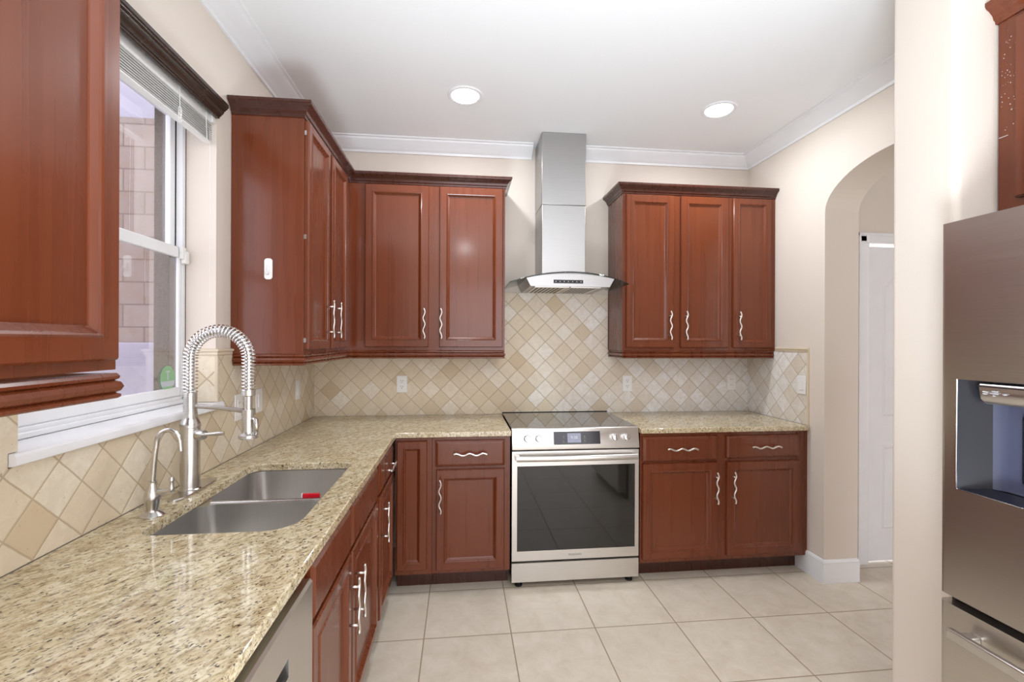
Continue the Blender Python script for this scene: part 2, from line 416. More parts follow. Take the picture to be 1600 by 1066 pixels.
# hall door
d = thing('door_1', None, None, (3.605, hy, 0)); struct(d, 'white hall door with arched panels')
m = MB(); ccp = [(0.0, 0.0), (0.016, 0.0), (0.018, 0.012), (0.012, 0.03), (0.012, 0.056), (0.006, 0.066), (0.0, 0.07)]
m.prism([(-0.07, -0.018), (-0.058, -0.020), (-0.05, -0.012), (-0.014, -0.012), (0.0, -0.018), (0.0, 0.0), (-0.07, 0.0)], 'z', 0, 2.135)
m.prism([(0.82, -0.018), (0.808, -0.020), (0.80, -0.012), (0.764, -0.012), (0.75, -0.018), (0.75, 0.0), (0.82, 0.0)], 'z', 0, 2.135)
m.prism([(-0.018, 2.135), (-0.020, 2.123), (-0.012, 2.115), (-0.012, 2.083), (-0.018, 2.068), (0.0, 2.068), (0.0, 2.135)], 'x', -0.07, 0.82)
m.build('door_casing', 'white_trim', d, smooth=25)
m = MB()
dx0, dx1, dz0, dz1 = 0.004, 0.746, 0.012, 2.05
m.box(dx0, dx1, 0.004, 0.035, dz0, dz1)
def door_panel(x0, x1, z0, z1, arch):
    def outline(i):
        pts = [(x0 + i, z0 + i), (x1 - i, z0 + i), (x1 - i, z1 - i)]
        if arch:
            c = (x0 + x1) / 2; h = (x1 - x0) / 2 - i
            for k in range(1, 16):
                t = k / 16; xx = x1 - i - 2 * h * t
                pts.append((xx, z1 - i + arch * 0.5 * (1 - math.cos(2 * PI * t))))
        pts.append((x0 + i, z1 - i)); return pts
    m.rings([[(x, 0.004 - d_, z) for x, z in outline(i)] for i, d_ in ((0.0, 0.0), (0.010, 0.006), (0.022, -0.0), (0.034, 0.001), (0.05, 0.006))], cap0=False)
for a in (0.115, 0.435):
    door_panel(a, a + 0.20, 1.0 if a < 0 else 0.95, 1.80, 0.06); door_panel(a, a + 0.20, 0.22, 0.76, 0)
m.build('door_slab', 'white_trim', d, smooth=30)

# ------------------------------------------------------------------ tile backsplash
m = MB(); T = 0.008
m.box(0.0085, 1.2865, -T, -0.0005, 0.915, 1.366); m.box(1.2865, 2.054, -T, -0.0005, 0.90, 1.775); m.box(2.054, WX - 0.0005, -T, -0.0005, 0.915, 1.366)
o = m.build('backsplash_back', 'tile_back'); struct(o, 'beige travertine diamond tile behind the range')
m = MB()
m.box(0.0005, T, -3.2, -0.0005, 0.915, 1.1445); m.box(0.0005, T, wy1 - 0.0, -0.0005, 1.1445, 1.366); m.box(0.0005, T, -3.2, -2.153, 1.1445, 1.366); m.box(0.0005, T, -2.153, wy0, 1.178, 1.366)
m.box(-WT + 0.004, 0.0005, wy1 - T, wy1 - 0.0005, 1.178, 1.366)
o = m.build('backsplash_left', 'tile_left'); struct(o, 'beige travertine diamond tile under the window')
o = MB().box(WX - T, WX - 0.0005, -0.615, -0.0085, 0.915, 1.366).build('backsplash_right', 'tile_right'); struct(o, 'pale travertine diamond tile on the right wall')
cap = [(0, 1.366), (0.010, 1.366), (0.013, 1.372), (0.012, 1.379), (0.018, 1.384), (0.018, 1.391), (0.010, 1.394), (0, 1.394)]
m = MB().sweep(cap, [(-WT + 0.004, wy1), (0, wy1), (0, -1.15)])
m.lathe([(0.0095, 1.178), (0.0095, 1.366)], 0.001, wy1 + 0.001, 0, 12)
o = m.build('trim_3', 'tile_trim', smooth=30); struct(o, 'stone cap and pencil trim on tile by the window')
m = MB().sweep(cap, [(WX, -0.33), (WX, -0.628)])
m.box(WX - 0.012, WX - 0.0005, -0.628, -0.6155, 0.915, 1.366)
o = m.build('trim_4', 'tile_trim', smooth=30); struct(o, 'stone edge trim of the right wall tile')

# ------------------------------------------------------------------ window
w = thing('window_1', None, None, (0, 0, 0)); struct(w, 'white double hung window over the sink')
m = MB(); fy0, fy1 = wy0 + 0.0005, wy1 - 0.0005
for (a, b, c, d_) in ((fy0, fy0 + 0.022, 1.176, wz1), (fy1 - 0.022, fy1, 1.176, wz1), (fy0, fy1, 1.176, 1.205), (fy0, fy1, wz1 - 0.03, wz1)): m.box(-0.1415, -0.116, a, b, c, d_)
m.box(-0.116, -0.104, fy0, fy1, 1.176, 1.193)
m.build('window_frame', 'white_trim', w, bevel=0.003)
m = MB()
m.box(-0.165, -0.142, fy0, fy0 + 0.021, 1.176, 1.76).box(-0.165, -0.142, fy1 - 0.021, fy1, 1.176, 1.76).box(-0.165, -0.142, fy0 + 0.021, fy1 - 0.021, 1.176, 1.20)
m.box(-0.142, -0.132, fy1 - 0.0375, fy1 - 0.0226, 1.206, 1.76).box(-0.142, -0.132, fy0 + 0.0226, fy0 + 0.0375, 1.206, 1.76)
m.build('frame_shade_strip', 'frame_shade_brown', w)  # outer frame edge coloured dark brown to stand for its shade
iy0, iy1 = fy0 + 0.0225, fy1 - 0.0225
def sash(name, x0, x1, z0, z1, st, rb, rt):
    m = MB()
    m.box(x0, x1, iy0, iy0 + st, z0, z1); m.box(x0, x1, iy1 - st, iy1, z0, z1)
    m.box(x0, x1, iy0 + st, iy1 - st, z0, z0 + rb); m.box(x0, x1, iy0 + st, iy1 - st, z1 - rt, z1)
    s_ = m.build(name, 'white_trim', w, bevel=0.004)
    xc = (x0 + x1) / 2
    p = MB().box(xc - 0.002, xc + 0.002, iy0 + st, iy1 - st, z0 + rb, z1 - rt).build('pane', 'window_glass', s_)
    return s_
sash('lower_sash', -0.1310, -0.1185, 1.206, 1.800, 0.017, 0.036, 0.044)
sash('upper_sash', -0.1640, -0.1425, 1.765, 2.349, 0.031, 0.040, 0.035)
m = MB().box(-0.118, -0.098, iy1 - 0.008, iy1 + 0.018, 1.735, 1.785).box(-0.118, -0.104, iy1 - 0.02, iy1 + 0.006, 1.752, 1.80)
m.build('sash_latch', 'white_plastic', w, bevel=0.003)
m = MB().box(-0.103, 0.0084, wy0 + 0.0005, wy1 - 0.0085, 1.148, 1.1765)
m.prism([(0.0084, 1.148), (0.020, 1.148), (0.024, 1.151), (0.025, 1.160), (0.0235, 1.170), (0.019, 1.1755), (0.015, 1.1765), (0.0084, 1.1765)], 'y', -2.152, -1.245)
m.build('window_sill', 'sill_marble', w, smooth=30)
# decal on the lower pane
dc = thing('window_sticker', 'green oval sticker on the lower window pane', 'sticker', (-0.1226, -1.369, 1.281))
def oval(ry, rz, x0, x1, zlo=-1, zhi=1):
    pts = []
    for k in range(40):
        a = 2 * PI * k / 40; z_ = max(zlo, min(zhi, math.sin(a)))
        yy = math.cos(a) if abs(math.sin(a)) >= 0 and zlo <= math.sin(a) <= zhi else math.copysign(math.sqrt(max(0, 1 - z_ * z_)), math.cos(a))
        pts.append((ry * yy, rz * z_))
    return pts
MB().prism(oval(0.043, 0.049, 0, 0), 'x', 0.0002, 0.0008).build('backing', 'decal_green', dc)
MB().prism(oval(0.0432, 0.0492, 0, 0, -0.62, -0.2), 'x', 0.0008, 0.0011).build('band', 'decal_pale', dc)
m = MB().box(0.0008, 0.0012, -0.003, 0.003, -0.005, 0.024).box(0.0008, 0.0012, -0.012, 0.012, 0.024, 0.030).box(0.0008, 0.0012, -0.016, 0.016, -0.018, -0.015)
m.build('emblem', 'decal_pale', dc)

# blind raised under the valance
bl = thing('window_blind', 'white slatted blind raised in a stack under the dark valance', 'blind', (0, 0, 2.222))
by0, by1 = wy0 + 0.006, wy1 - 0.006
MB().box(-0.038, -0.012, by0, by1, 0.088, 0.131).build('head_rail', 'blind_white', bl, bevel=0.003)
m = MB()
for k in range(8):
    z_ = 0.0145 + k * 0.0088
    m.prism([(-0.038, z_), (-0.025, z_ + 0.0022), (-0.012, z_), (-0.012, z_ + 0.0030), (-0.025, z_ + 0.0052), (-0.038, z_ + 0.0030)], 'y', by0 + 0.004, by1 - 0.004)
tag(m.build('slats', 'slat_gray', bl), 'stacked grey white slats')
MB().box(-0.039, -0.011, by0 + 0.003, by1 - 0.003, 0.0045, 0.0125).build('bottom_rail', 'blind_white', bl, bevel=0.003)
m = MB()
for yy in (-1.50, -1.325):
    m.tube([(-0.0095, yy, 0.125), (-0.0095, yy, 0.07), (-0.0085, yy + 0.004, 0.0)], 0.0016, 6)
for k in range(3):
    m.tube([(-0.008, -1.50 + 0.010 * math.cos(t), 0.03 + 0.016 * math.sin(t) - k * 0.012) for t in [i * 0.5 for i in range(13)]], 0.0014, 5)
m.tube([(-0.009, -1.30, 0.06), (-0.006, -1.300, -0.2), (-0.006, -1.300, -0.62)], 0.0008, 5)
m.build('lift_cord', 'white_plastic', bl, smooth=40)
MB().box(-0.0115, -0.001, by1 - 0.02, by1 + 0.0, 0.088, 0.128).build('bracket', 'white_plastic', bl, bevel=0.002)
MB().box(-0.0115, -0.001, -1.505, -1.485, 0.120, 0.132).build('bracket', 'white_plastic', bl, bevel=0.002)
vp = [(0.001, 2.331), (0.014, 2.331), (0.017, 2.334), (0.017, 2.338), (0.023, 2.341), (0.023, 2.345), (0.028, 2.347), (0.034, 2.356), (0.034, 2.360), (0.040, 2.362), (0.040, 2.365), (0.047, 2.369), (0.047, 2.373), (0.052, 2.376), (0.052, 2.388), (0.001, 2.388)]
o = MB().sweep(vp, [(0, -2.262), (0, -1.275)]).build('window_valance', 'valance_wood', smooth=15)
tag(o, 'dark brown ridged wooden valance above the window', 'valance')

# outside, seen through the panes
o = MB().box(-3.2, -0.23, -0.50, -0.40, 0, 2.66).build('wall_patio', 'patio_stone'); struct(o, 'stone block patio wall outside the window')
o = MB().box(-3.2, -0.23, -0.50, -0.40, 2.6605, 3.6).build('wall_patio_upper', 'patio_white'); struct(o, 'pale patio wall above the stone blocks')
o = MB().box(-3.2, -0.23, -0.62, -0.502, 0, 1.415).build('patio_ledge', 'patio_white', bevel=0.01); struct(o, 'pale ledge in front of the patio stone wall')
o = MB().box(-6, -0.225, -6, 2.5, -0.12, -0.06).build('ground_patio', 'deck'); struct(o, 'patio ground outside')

# ================================================================== cabinets
DOORP = [(0, 0.0), (0, 0.013), (0.004, 0.019), (0.044, 0.019), (0.048, 0.0225), (0.052, 0.0205), (0.0535, 0.0165), (0.063, 0.0080), (0.066, 0.0068)]
NARROWP = [(0, 0.0), (0, 0.013), (0.004, 0.019), (0.036, 0.019), (0.040, 0.0225), (0.044, 0.0205), (0.0455, 0.0165), (0.054, 0.0080), (0.057, 0.0068)]
DRAWP = [(0, 0.0), (0, 0.010), (0.003, 0.013), (0.013, 0.019), (0.016, 0.0195)]

def pull_mesh(horizontal):
    m = MB(); L = 0.19; pts = []
    for k in range(49):
        t = k / 48; s_ = -L / 2 + L * t; wv = 0.0058 * math.sin(2 * PI * 2.5 * t + 0.4)
        pts.append((s_, -0.033, wv) if horizontal else (wv, -0.033, s_))
    m.tube(pts, 0.0052, 8)
    for s_ in (-0.064, 0.064):
        a = (s_, 0.0, 0.0) if horizontal else (0.0, 0.0, s_)
        m.tube([a, (a[0], -0.031, a[2])], 0.0042, 8)
    bmesh.ops.recalc_face_normals(m.bm, faces=m.bm.faces[:])
    me = bpy.data.meshes.new('pull'); m.bm.to_mesh(me); m.bm.free(); me.materials.append(MAT['pull_nickel'])
    for p in me.polygons: p.use_smooth = True
    return me
PULL = {False: pull_mesh(False), True: pull_mesh(True)}
def pull(parent, x, y, z, horizontal=False):
    o = bpy.data.objects.new('handle', PULL[horizontal]); COL.objects.link(o); o.parent = parent; o.location = (x, y, z)
    return o
def cab_door(parent, x0, x1, z0, z1, yf, hx=None, hz=None, prof=DOORP, hinges=None):
    o = MB().panel(x0, x1, z0, z1, yf - 0.0008, prof).build('door', 'cherry', parent)
    if hx is not None: pull(o, hx, yf - 0.0195, hz)
    return o
def cab_drawer(parent, x0, x1, z0, z1, yf, handle=True):
    o = MB().panel(x0, x1, z0, z1, yf - 0.0008, DRAWP).build('drawer', 'cherry', parent)
    if handle: pull(o, (x0 + x1) / 2, yf - 0.019, (z0 + z1) / 2, True)
    return o

def base_cabinet(label, loc, rotz, wdt, drawers, doors, depth=0.61, x_body=None, end=None, hollow=None):
    c = thing('base_cabinet', label, 'cabinet', loc, rotz)
    a, b = x_body or (0.001, wdt - 0.001)
    m = MB()
    if hollow:      # sink base: no top, space for the bowls
        m.box(a, b, -depth, -depth + 0.02, 0.105, 0.883); m.box(a, a + 0.018, -depth + 0.02, -0.002, 0.105, 0.883); m.box(b - 0.018, b, -depth + 0.02, -0.002, 0.105, 0.883)
        m.box(a + 0.018, b - 0.018, -depth + 0.02, -0.002, 0.105, 0.123)
    else: m.box(a, b, -depth, -0.002, 0.105, 0.883)
    m.build('body', 'cherry', c)
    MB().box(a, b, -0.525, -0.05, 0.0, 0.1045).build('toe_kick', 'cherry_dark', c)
    for d_ in drawers: cab_drawer(c, *d_[:4], -depth, d_[4])
    for d_ in doors: cab_door(c, *d_[:4], -depth, *d_[4:])
    return c

UZ0, UZ1 = 1.37, 2.43
UF = 0.305
def upper_cabinet(label, loc, rotz, wdt, doors, a=0.001, b=None, z0=UZ0, z1=UZ1, depth=UF, dz=(1.390, 2.405)):
    c = thing('wall_cabinet', label, 'cabinet', loc, rotz)
    b = wdt - 0.001 if b is None else b
    MB().box(a, b, -depth, -0.002, z0, z1).build('body', 'cherry', c)
    for d_ in doors: cab_door(c, d_[0], d_[1], dz[0], dz[1], -depth, *d_[2:])
    return c

HZ = 1.537
# back run of wall cabinets (x from left wall), facing the room
upper_cabinet('two-door cherry wall cabinet between the inside corner and the steel hood', (0, 0, 0), 0, 1.278,
              [(0.403, 0.794, 0.768, HZ), (0.860, 1.262, 0.872, HZ)], a=UF + 0.0005)
upper_cabinet('two-door cherry wall cabinet just right of the steel hood', (2.058, 0, 0), 0, 0.752,
              [(0.022, 0.352, 0.317, HZ), (0.400, 0.735, 0.427, HZ)])
upper_cabinet('narrow one-door cherry wall cabinet against the right wall', (2.81, 0, 0), 0, 0.325,
              [(0.020, 0.296, 0.052, HZ, NARROWP)], b=0.3335)
# left wall: cabinet right of the window, local x -> world +y
c = upper_cabinet('two-door cherry wall cabinet with white hook on its side, right of the window', (0, -1.147, 0), PI / 2, 1.147,
              [(0.012, 0.350, 0.300, HZ, NARROWP), (0.395, 0.718, 0.442, HZ, NARROWP)], b=1.1455)
for zz in (1.42, 1.88, 2.34): MB().box(0.006, 0.0115, -0.314, -0.3055, zz, zz + 0.02).build('hinge', 'nickel', c)
# left wall: cabinet nearest the camera
c = upper_cabinet('cherry wall cabinet left of the window, its tall door cropped by the photo', (0, -3.03, 0), PI / 2, 0.76,
              [(0.385, 0.742, 0.43, HZ), (0.02, 0.375)])
RAIL = [(-0.018, 1.3185), (0.006, 1.3185), (0.010, 1.3215), (0.010, 1.3265), (0.004, 1.330), (0.010, 1.334), (0.0135, 1.342), (0.010, 1.351), (0.003, 1.355), (0.008, 1.358), (0.009, 1.363), (0.005, 1.3693), (-0.018, 1.3693)]
CROWN = [(0.0005, 2.4115), (0.005, 2.4115), (0.007, 2.421), (0.012, 2.425), (0.016, 2.437), (0.028, 2.450), (0.036, 2.455), (0.040, 2.459), (0.042, 2.464), (0.042, 2.4745), (0.0005, 2.4745)]
c_rail = MB().sweep([(o_, z_ - 0.006) for o_, z_ in RAIL], [(0.002, -0.303), (0.753, -0.303), (0.753, -0.004)]).build('light_rail', 'cherry', c, smooth=20)
# crown and light rail running over the joined cabinets
runL = [(0.003, -1.146), (UF, -1.146), (UF, -UF), (1.277, -UF), (1.277, -0.003)]
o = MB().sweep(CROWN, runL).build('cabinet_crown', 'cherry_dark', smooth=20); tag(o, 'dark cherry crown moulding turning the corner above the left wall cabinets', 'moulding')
ins = [(0.010, -1.138), (UF - 0.006, -1.138), (UF - 0.006, -UF + 0.006), (1.268, -UF + 0.006), (1.268, -0.010)]
o = MB().sweep(RAIL, ins).build('light_rail', 'cherry', smooth=20); tag(o, 'cherry light rail moulding under the corner wall cabinets left of the hood', 'moulding')
runR = [(2.059, -0.003), (2.059, -UF), (WX - 0.002, -UF)]
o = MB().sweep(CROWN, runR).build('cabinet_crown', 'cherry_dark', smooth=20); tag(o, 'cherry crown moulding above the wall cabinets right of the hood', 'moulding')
o = MB().sweep(RAIL, [(2.068, -0.010), (2.068, -UF + 0.006), (WX - 0.012, -UF + 0.006)]).build('light_rail', 'cherry', smooth=20)
tag(o, 'cherry light rail moulding under the wall cabinets right of the hood', 'moulding')
# cabinet over the refrigerator, faces -x
c = thing('wall_cabinet', 'scratched cherry cabinet above the refrigerator', 'cabinet', (WX - 0.002, -2.03, 0), -PI / 2)
MB().box(0.001, 0.93, -0.505, 0.0, 1.835, 2.42).build('body', 'cherry', c)
cab_door(c, 0.055, 0.46, 1.86, 2.395, -0.505); cab_door(c, 0.47, 0.875, 1.86, 2.395, -0.505)
m = MB(); rr = random.Random(3)
for k in range(46):
    xx, zz = rr.uniform(0.006, 0.05), rr.choice((2.12, 2.2, 2.25, 2.33)) + rr.uniform(-0.05, 0.05); l = rr.uniform(0.0006, 0.0022)
    m.box(xx, xx + l, -0.5054, -0.505, zz, zz + l)
m.box(0.002, 0.026, -0.5054, -0.505, 2.058, 2.0595)
tag(m.build('scratches', 'mark_light', c), 'pale scratches', kind='stuff')
MB().sweep([(o_, z_ - 0.0) for o_, z_ in CROWN], [(0.0005, -0.1), (0.0005, -0.505), (0.93, -0.505)]).build('crown', 'cherry', c, smooth=20)
c.children[-1].location = (0, 0, 0)

# base cabinets: back run
base_cabinet('narrow cherry corner base cabinet with one plain tall panel and no handle', (0.632, 0, 0), 0, 0.205, [], [(0.010, 0.178, 0.135, 0.863, None, None, NARROWP)])
base_cabinet('cherry base cabinet with one drawer and one door left of the range', (0.837, 0, 0), 0, 0.446, [(0.019, 0.413, 0.715, 0.863, True)],
             [(0.024, 0.412, 0.127, 0.699, 0.046, 0.555)])
base_cabinet('cherry base cabinet with two drawers and two doors right of the range', (2.062, 0, 0), 0, WX - 2.062 - 0.0008,
             [(0.012, 0.482, 0.715, 0.863, True), (0.542, 1.020, 0.722, 0.860, True)],
             [(0.012, 0.484, 0.130, 0.702, 0.464, 0.552), (0.544, 1.018, 0.132, 0.702, 0.575, 0.552)])
# left run, local x -> world +y
base_cabinet('cherry base cabinet with one drawer and one door beside the inside corner', (0, -1.11, 0), PI / 2, 0.475, [(0.030, 0.44, 0.715, 0.863, True)],
             [(0.030, 0.44, 0.130, 0.702, 0.058, 0.575)])
base_cabinet('cherry sink base cabinet with two plain fronts and two doors below the sink', (0, -2.088, 0), PI / 2, 0.976,
             [(0.020, 0.432, 0.715, 0.863, False), (0.452, 0.945, 0.715, 0.863, False)],
             [(0.020, 0.432, 0.130, 0.702, 0.395, 0.545), (0.452, 0.945, 0.130, 0.702, 0.490, 0.545)], hollow=True)

# ------------------------------------------------------------------ worktops
SX0, SX1, SY0, SY1 = 0.142, 0.545, -1.965, -1.250
def rrect(x0, x1, y0, y1, r, n=8):
    pts = []
    rs = r if isinstance(r, (list, tuple)) else [r] * 4
    for (cx_, cy_, a0), q in zip(((x1, y1, 0), (x0, y1, 90), (x0, y0, 180), (x1, y0, 270)), rs):
        sx = -1 if cx_ == x1 else 1; sy = -1 if cy_ == y1 else 1
        for k in range(n + 1):
            a = math.radians(a0 + 90 * k / n)
            pts.append((cx_ + sx * q + q * math.cos(a), cy_ + sy * q + q * math.sin(a)))
    return pts
def slab(name, outer, hole, z0, z1, mat):
    bm = bmesh.new()
    def loop(pts): 
        vs = [bm.verts.new((x, y, z1)) for x, y in pts]
        return [bm.edges.new((vs[i], vs[(i + 1) % len(vs)])) for i in range(len(vs))]
    ed = loop(outer)
    if hole: ed += loop(hole)
    bmesh.ops.triangle_fill(bm, use_beauty=True, use_dissolve=False, edges=ed)
    ret = bmesh.ops.extrude_face_region(bm, geom=bm.faces[:])
    bmesh.ops.translate(bm, vec=(0, 0, z0 - z1), verts=[g for g in ret['geom'] if isinstance(g, bmesh.types.BMVert)])
    m = MB(); m.bm.free(); m.bm = bm
    return m.build(name, mat, bevel=0.0035)
CE = 0.640
o = slab('countertop', [(0.0088, -3.1), (CE, -3.1), (CE, -CE), (1.2855, -CE), (1.2855, -0.0088), (0.0088, -0.0088)], rrect(SX0, SX1, SY0, SY1, [0.05, 0.05, 0.05, 0.09]), 0.8845, 0.914, 'granite')
tag(o, 'L-shaped speckled beige granite worktop with the sink cut into it', 'countertop')
o = slab('countertop', [(2.0585, -CE), (WX - 0.0095, -CE), (WX - 0.0095, -0.0088), (2.0585, -0.0088)], None, 0.8845, 0.914, 'granite')
tag(o, 'speckled granite worktop section right of the range', 'countertop')

# ------------------------------------------------------------------ sink
s_ = thing('sink', 'stainless double bowl sink set under the granite', 'sink', (0, 0, 0))
def bowl(name, x0, x1, y0, y1, r, depth):
    m = MB(); zt = 0.8815
    spec = [(0.0, 0.0, r), (0.0, -0.012, r), (0.006, -depth * 0.5, r), (0.012, -depth + 0.03, r), (0.022, -depth + 0.010, r), (0.045, -depth, r * 0.8)]
    m.rings([[(x, y, zt + dz) for x, y in rrect(x0 + i, x1 - i, y0 + i, y1 - i, rr_)] for i, dz, rr_ in spec], cap0=False)
    o_ = m.build(name, 'stainless_sink', s_, smooth=50)
    MB().lathe([(0.045, 0), (0.045, 0.003), (0.030, 0.004), (0.028, 0.001)], (x0 + x1) / 2 - 0.02, (y0 + y1) / 2, zt - depth + 0.0006, 20).build('drain', 'chrome', o_, smooth=40)
    return o_
bx0, bx1 = SX0 - 0.004, SX1 + 0.004
ym = -1.632
bowl('bowl', bx0, bx1, SY0 - 0.004, ym - 0.012, 0.06, 0.20)
bowl('bowl', bx0, bx1, ym + 0.012, SY1 + 0.004, 0.06, 0.20)
# flange: rim plate with the two bowls open
bm = bmesh.new()
def loop(pts):
    vs = [bm.verts.new((x, y, 0.8815)) for x, y in pts]
    return [bm.edges.new((vs[i], vs[(i + 1) % len(vs)])) for i in range(len(vs))]
ed = loop([(bx0 - 0.02, SY0 - 0.022), (bx1 + 0.02, SY0 - 0.022), (bx1 + 0.02, SY1 + 0.022), (bx0 - 0.02, SY1 + 0.022)])
ed += loop(rrect(bx0, bx1, SY0 - 0.004, ym - 0.012, 0.06)) + loop(rrect(bx0, bx1, ym + 0.012, SY1 + 0.004, 0.06))
bmesh.ops.triangle_fill(bm, use_beauty=True, use_dissolve=False, edges=ed)
m = MB(); m.bm.free(); m.bm = bm
o = m.build('rim', 'stainless_sink', s_); sm = o.modifiers.new('solid', 'SOLIDIFY'); sm.thickness = 0.0015; sm.offset = 1
MB().tube([(bx0 + 0.03, ym, 0.8795), (bx1 - 0.03, ym, 0.8795)], 0.0105, 14).build('divider', 'nickel', s_, smooth=60)
# red caddy hanging in the far bowl behind the divider
rc = thing('sponge_caddy', 'bright red plastic caddy inside the far sink bowl', 'caddy', (0.448, ym + 0.038, 0.0))
m = MB(); m.box(0.0, 0.058, 0.0, 0.008, 0.80, 0.893); m.box(0.0, 0.058, 0.008, 0.05, 0.80, 0.806); m.box(0.0, 0.058, 0.044, 0.05, 0.806, 0.855); m.box(0.0, 0.005, 0.008, 0.044, 0.806, 0.855); m.box(0.053, 0.058, 0.008, 0.044, 0.806, 0.855)
m.build('basket', 'red_plastic', rc, bevel=0.002)
MB().box(-0.004, -0.0005, 0.001, 0.007, 0.872, 0.893).build('clip', 'white_plastic', rc)

# ------------------------------------------------------------------ pull-down spring tap
f = thing('kitchen_faucet', 'tall brushed nickel spring faucet with pull-down spray head', 'faucet', (0.084, -1.6, 0.9145))
pts = []
for k in range(33):
    a = 2 * PI * k / 32; pts.append((0.030 * max(-1, min(1, 1.0 * math.cos(a))), 0.128 * math.copysign(abs(math.sin(a)) ** 0.5, math.sin(a))))
m = MB(); pl = [(x, y + 0.022) for x, y in pts[:-1]]
m.rings([[(x, y, 0) for x, y in pl], [(x, y, 0.004) for x, y in pl], [(x * 0.94, 0.022 + (y - 0.022) * 0.985, 0.006) for x, y in pl]])
m.build('deck_plate', 'nickel', f, smooth=30)
MB().lathe([(0.034, 0.006), (0.034, 0.011), (0.0305, 0.014), (0.0295, 0.02), (0.0295, 0.218), (0.031, 0.220), (0.031, 0.228), (0.0295, 0.234), (0.024, 0.246), (0.0215, 0.256), (0.0215, 0.268)], seg=28).build('body', 'nickel', f, smooth=35)
prof = [(0.0205, 0.268)]
for k in range(10): z_ = 0.272 + k * 0.0065; prof += [(0.0205, z_), (0.0205, z_ + 0.004), (0.019, z_ + 0.0045), (0.019, z_ + 0.006)]
prof += [(0.0205, 0.338)]
MB().lathe(prof, seg=24).build('collar', 'nickel', f, smooth=35)
ax, zc_, rad, zend = 0.0938, 0.453, 0.0938, 0.330
def arc_pt(s):
    L1 = zc_ - 0.335; L2 = PI * rad; L3 = zc_ - zend; t = s * (L1 + L2 + L3)
    if t < L1: return Vector((0, 0, 0.335 + t)), Vector((0, 0, 1))
    if t < L1 + L2:
        a = PI - (t - L1) / rad; return Vector((ax + rad * math.cos(a), 0, zc_ + rad * math.sin(a))), Vector((math.sin(a), 0, -math.cos(a)))
    return Vector((2 * ax, 0, zc_ - (t - L1 - L2))), Vector((0, 0, -1))
MB().tube([arc_pt(k / 60)[0] for k in range(61)], 0.0115, 14).build('hose', 'nickel', f, smooth=60)
turns = 47; hp = []
for k in range(turns * 14 + 1):
    p, t = arc_pt(k / (turns * 14)); a = 2 * PI * k / 14; n2 = Vector((0, 1, 0)); n1 = t.cross(n2)
    hp.append(p + n1 * (0.0205 * math.cos(a)) + n2 * (0.0205 * math.sin(a)))
MB().tube(hp, 0.0024, 6).build('spring', 'chrome', f, smooth=60)
X = 2 * ax
MB().lathe([(0.0225, 0.345), (0.0225, 0.326), (0.013, 0.322), (0.0125, 0.268), (0.0185, 0.264), (0.0195, 0.255), (0.0195, 0.205), (0.022, 0.196), (0.030, 0.190), (0.0315, 0.182), (0.029, 0.178), (0.012, 0.176)], X, 0, 0, 26).build('spray_head', 'nickel', f, smooth=35)
MB().tube([(X + 0.018, -0.010, 0.250), (X + 0.030, -0.016, 0.244), (X + 0.033, -0.017, 0.22), (X + 0.029, -0.015, 0.198), (X + 0.018, -0.009, 0.192)], [0.004, 0.008, 0.0085, 0.007, 0.004], 10).build('spray_trigger', 'nickel', f, smooth=60)
m = MB().tube([(0.018, 0, 0.2905), (0.09, 0, 0.284), (X - 0.016, 0, 0.272)], [0.008, 0.0075, 0.008], 12); m.lathe([(0.0215, 0.258), (0.0215, 0.278)], X, 0, 0, 20)
m.build('docking_arm', 'nickel', f, smooth=40)
m = MB(); m.tube([(0.026, -0.004, 0.193), (0.036, -0.008, 0.194), (0.052, -0.012, 0.1945)], [0.018, 0.0195, 0.015], 18); m.build('handle_hub', 'nickel', f, smooth=40)
MB().tube([(0.050, -0.012, 0.195), (0.075, -0.014, 0.197), (0.10, -0.016, 0.199), (0.116, -0.017, 0.199)], [0.006, 0.0062, 0.0075, 0.006], 12).build('lever', 'nickel', f, smooth=60)

# filtered-water tap
f = thing('water_filter_tap', 'small brushed nickel gooseneck tap left of the spring faucet', 'faucet', (0.10, -1.82, 0.9145))
MB().lathe([(0.031, 0), (0.031, 0.003), (0.026, 0.007), (0.017, 0.014), (0.0155, 0.022), (0.0205, 0.045), (0.0215, 0.058), (0.0185, 0.072), (0.0125, 0.088), (0.0105, 0.098), (0.0115, 0.102)], seg=26).build('body', 'nickel', f, smooth=40)
pth = [(0, 0, 0.098), (0.002, 0, 0.13), (0.006, 0, 0.18), (0.010, 0, 0.205)]
for k in range(1, 13):
    a = PI - k / 12 * PI * 0.93; pth.append((0.043 + 0.033 * math.cos(a), 0, 0.208 + 0.042 * math.sin(a)))
pth.append((0.0775, 0, 0.188))
MB().tube(pth, [0.0072] * 4 + [0.0068] * 12 + [0.0066], 12).build('spout', 'nickel', f, smooth=60)
m = MB().tube([(0.012, 0.0, 0.068), (0.030, 0.0, 0.070), (0.050, 0.0, 0.073)], [0.010, 0.0075, 0.009], 12)
m.lathe([(0.006, 0.066), (0.0085, 0.070), (0.0075, 0.082), (0.0055, 0.090), (0.0075, 0.100), (0.0078, 0.106), (0.0045, 0.112)], 0.052, 0, 0, 14)
m.build('lever', 'nickel', f, smooth=60)

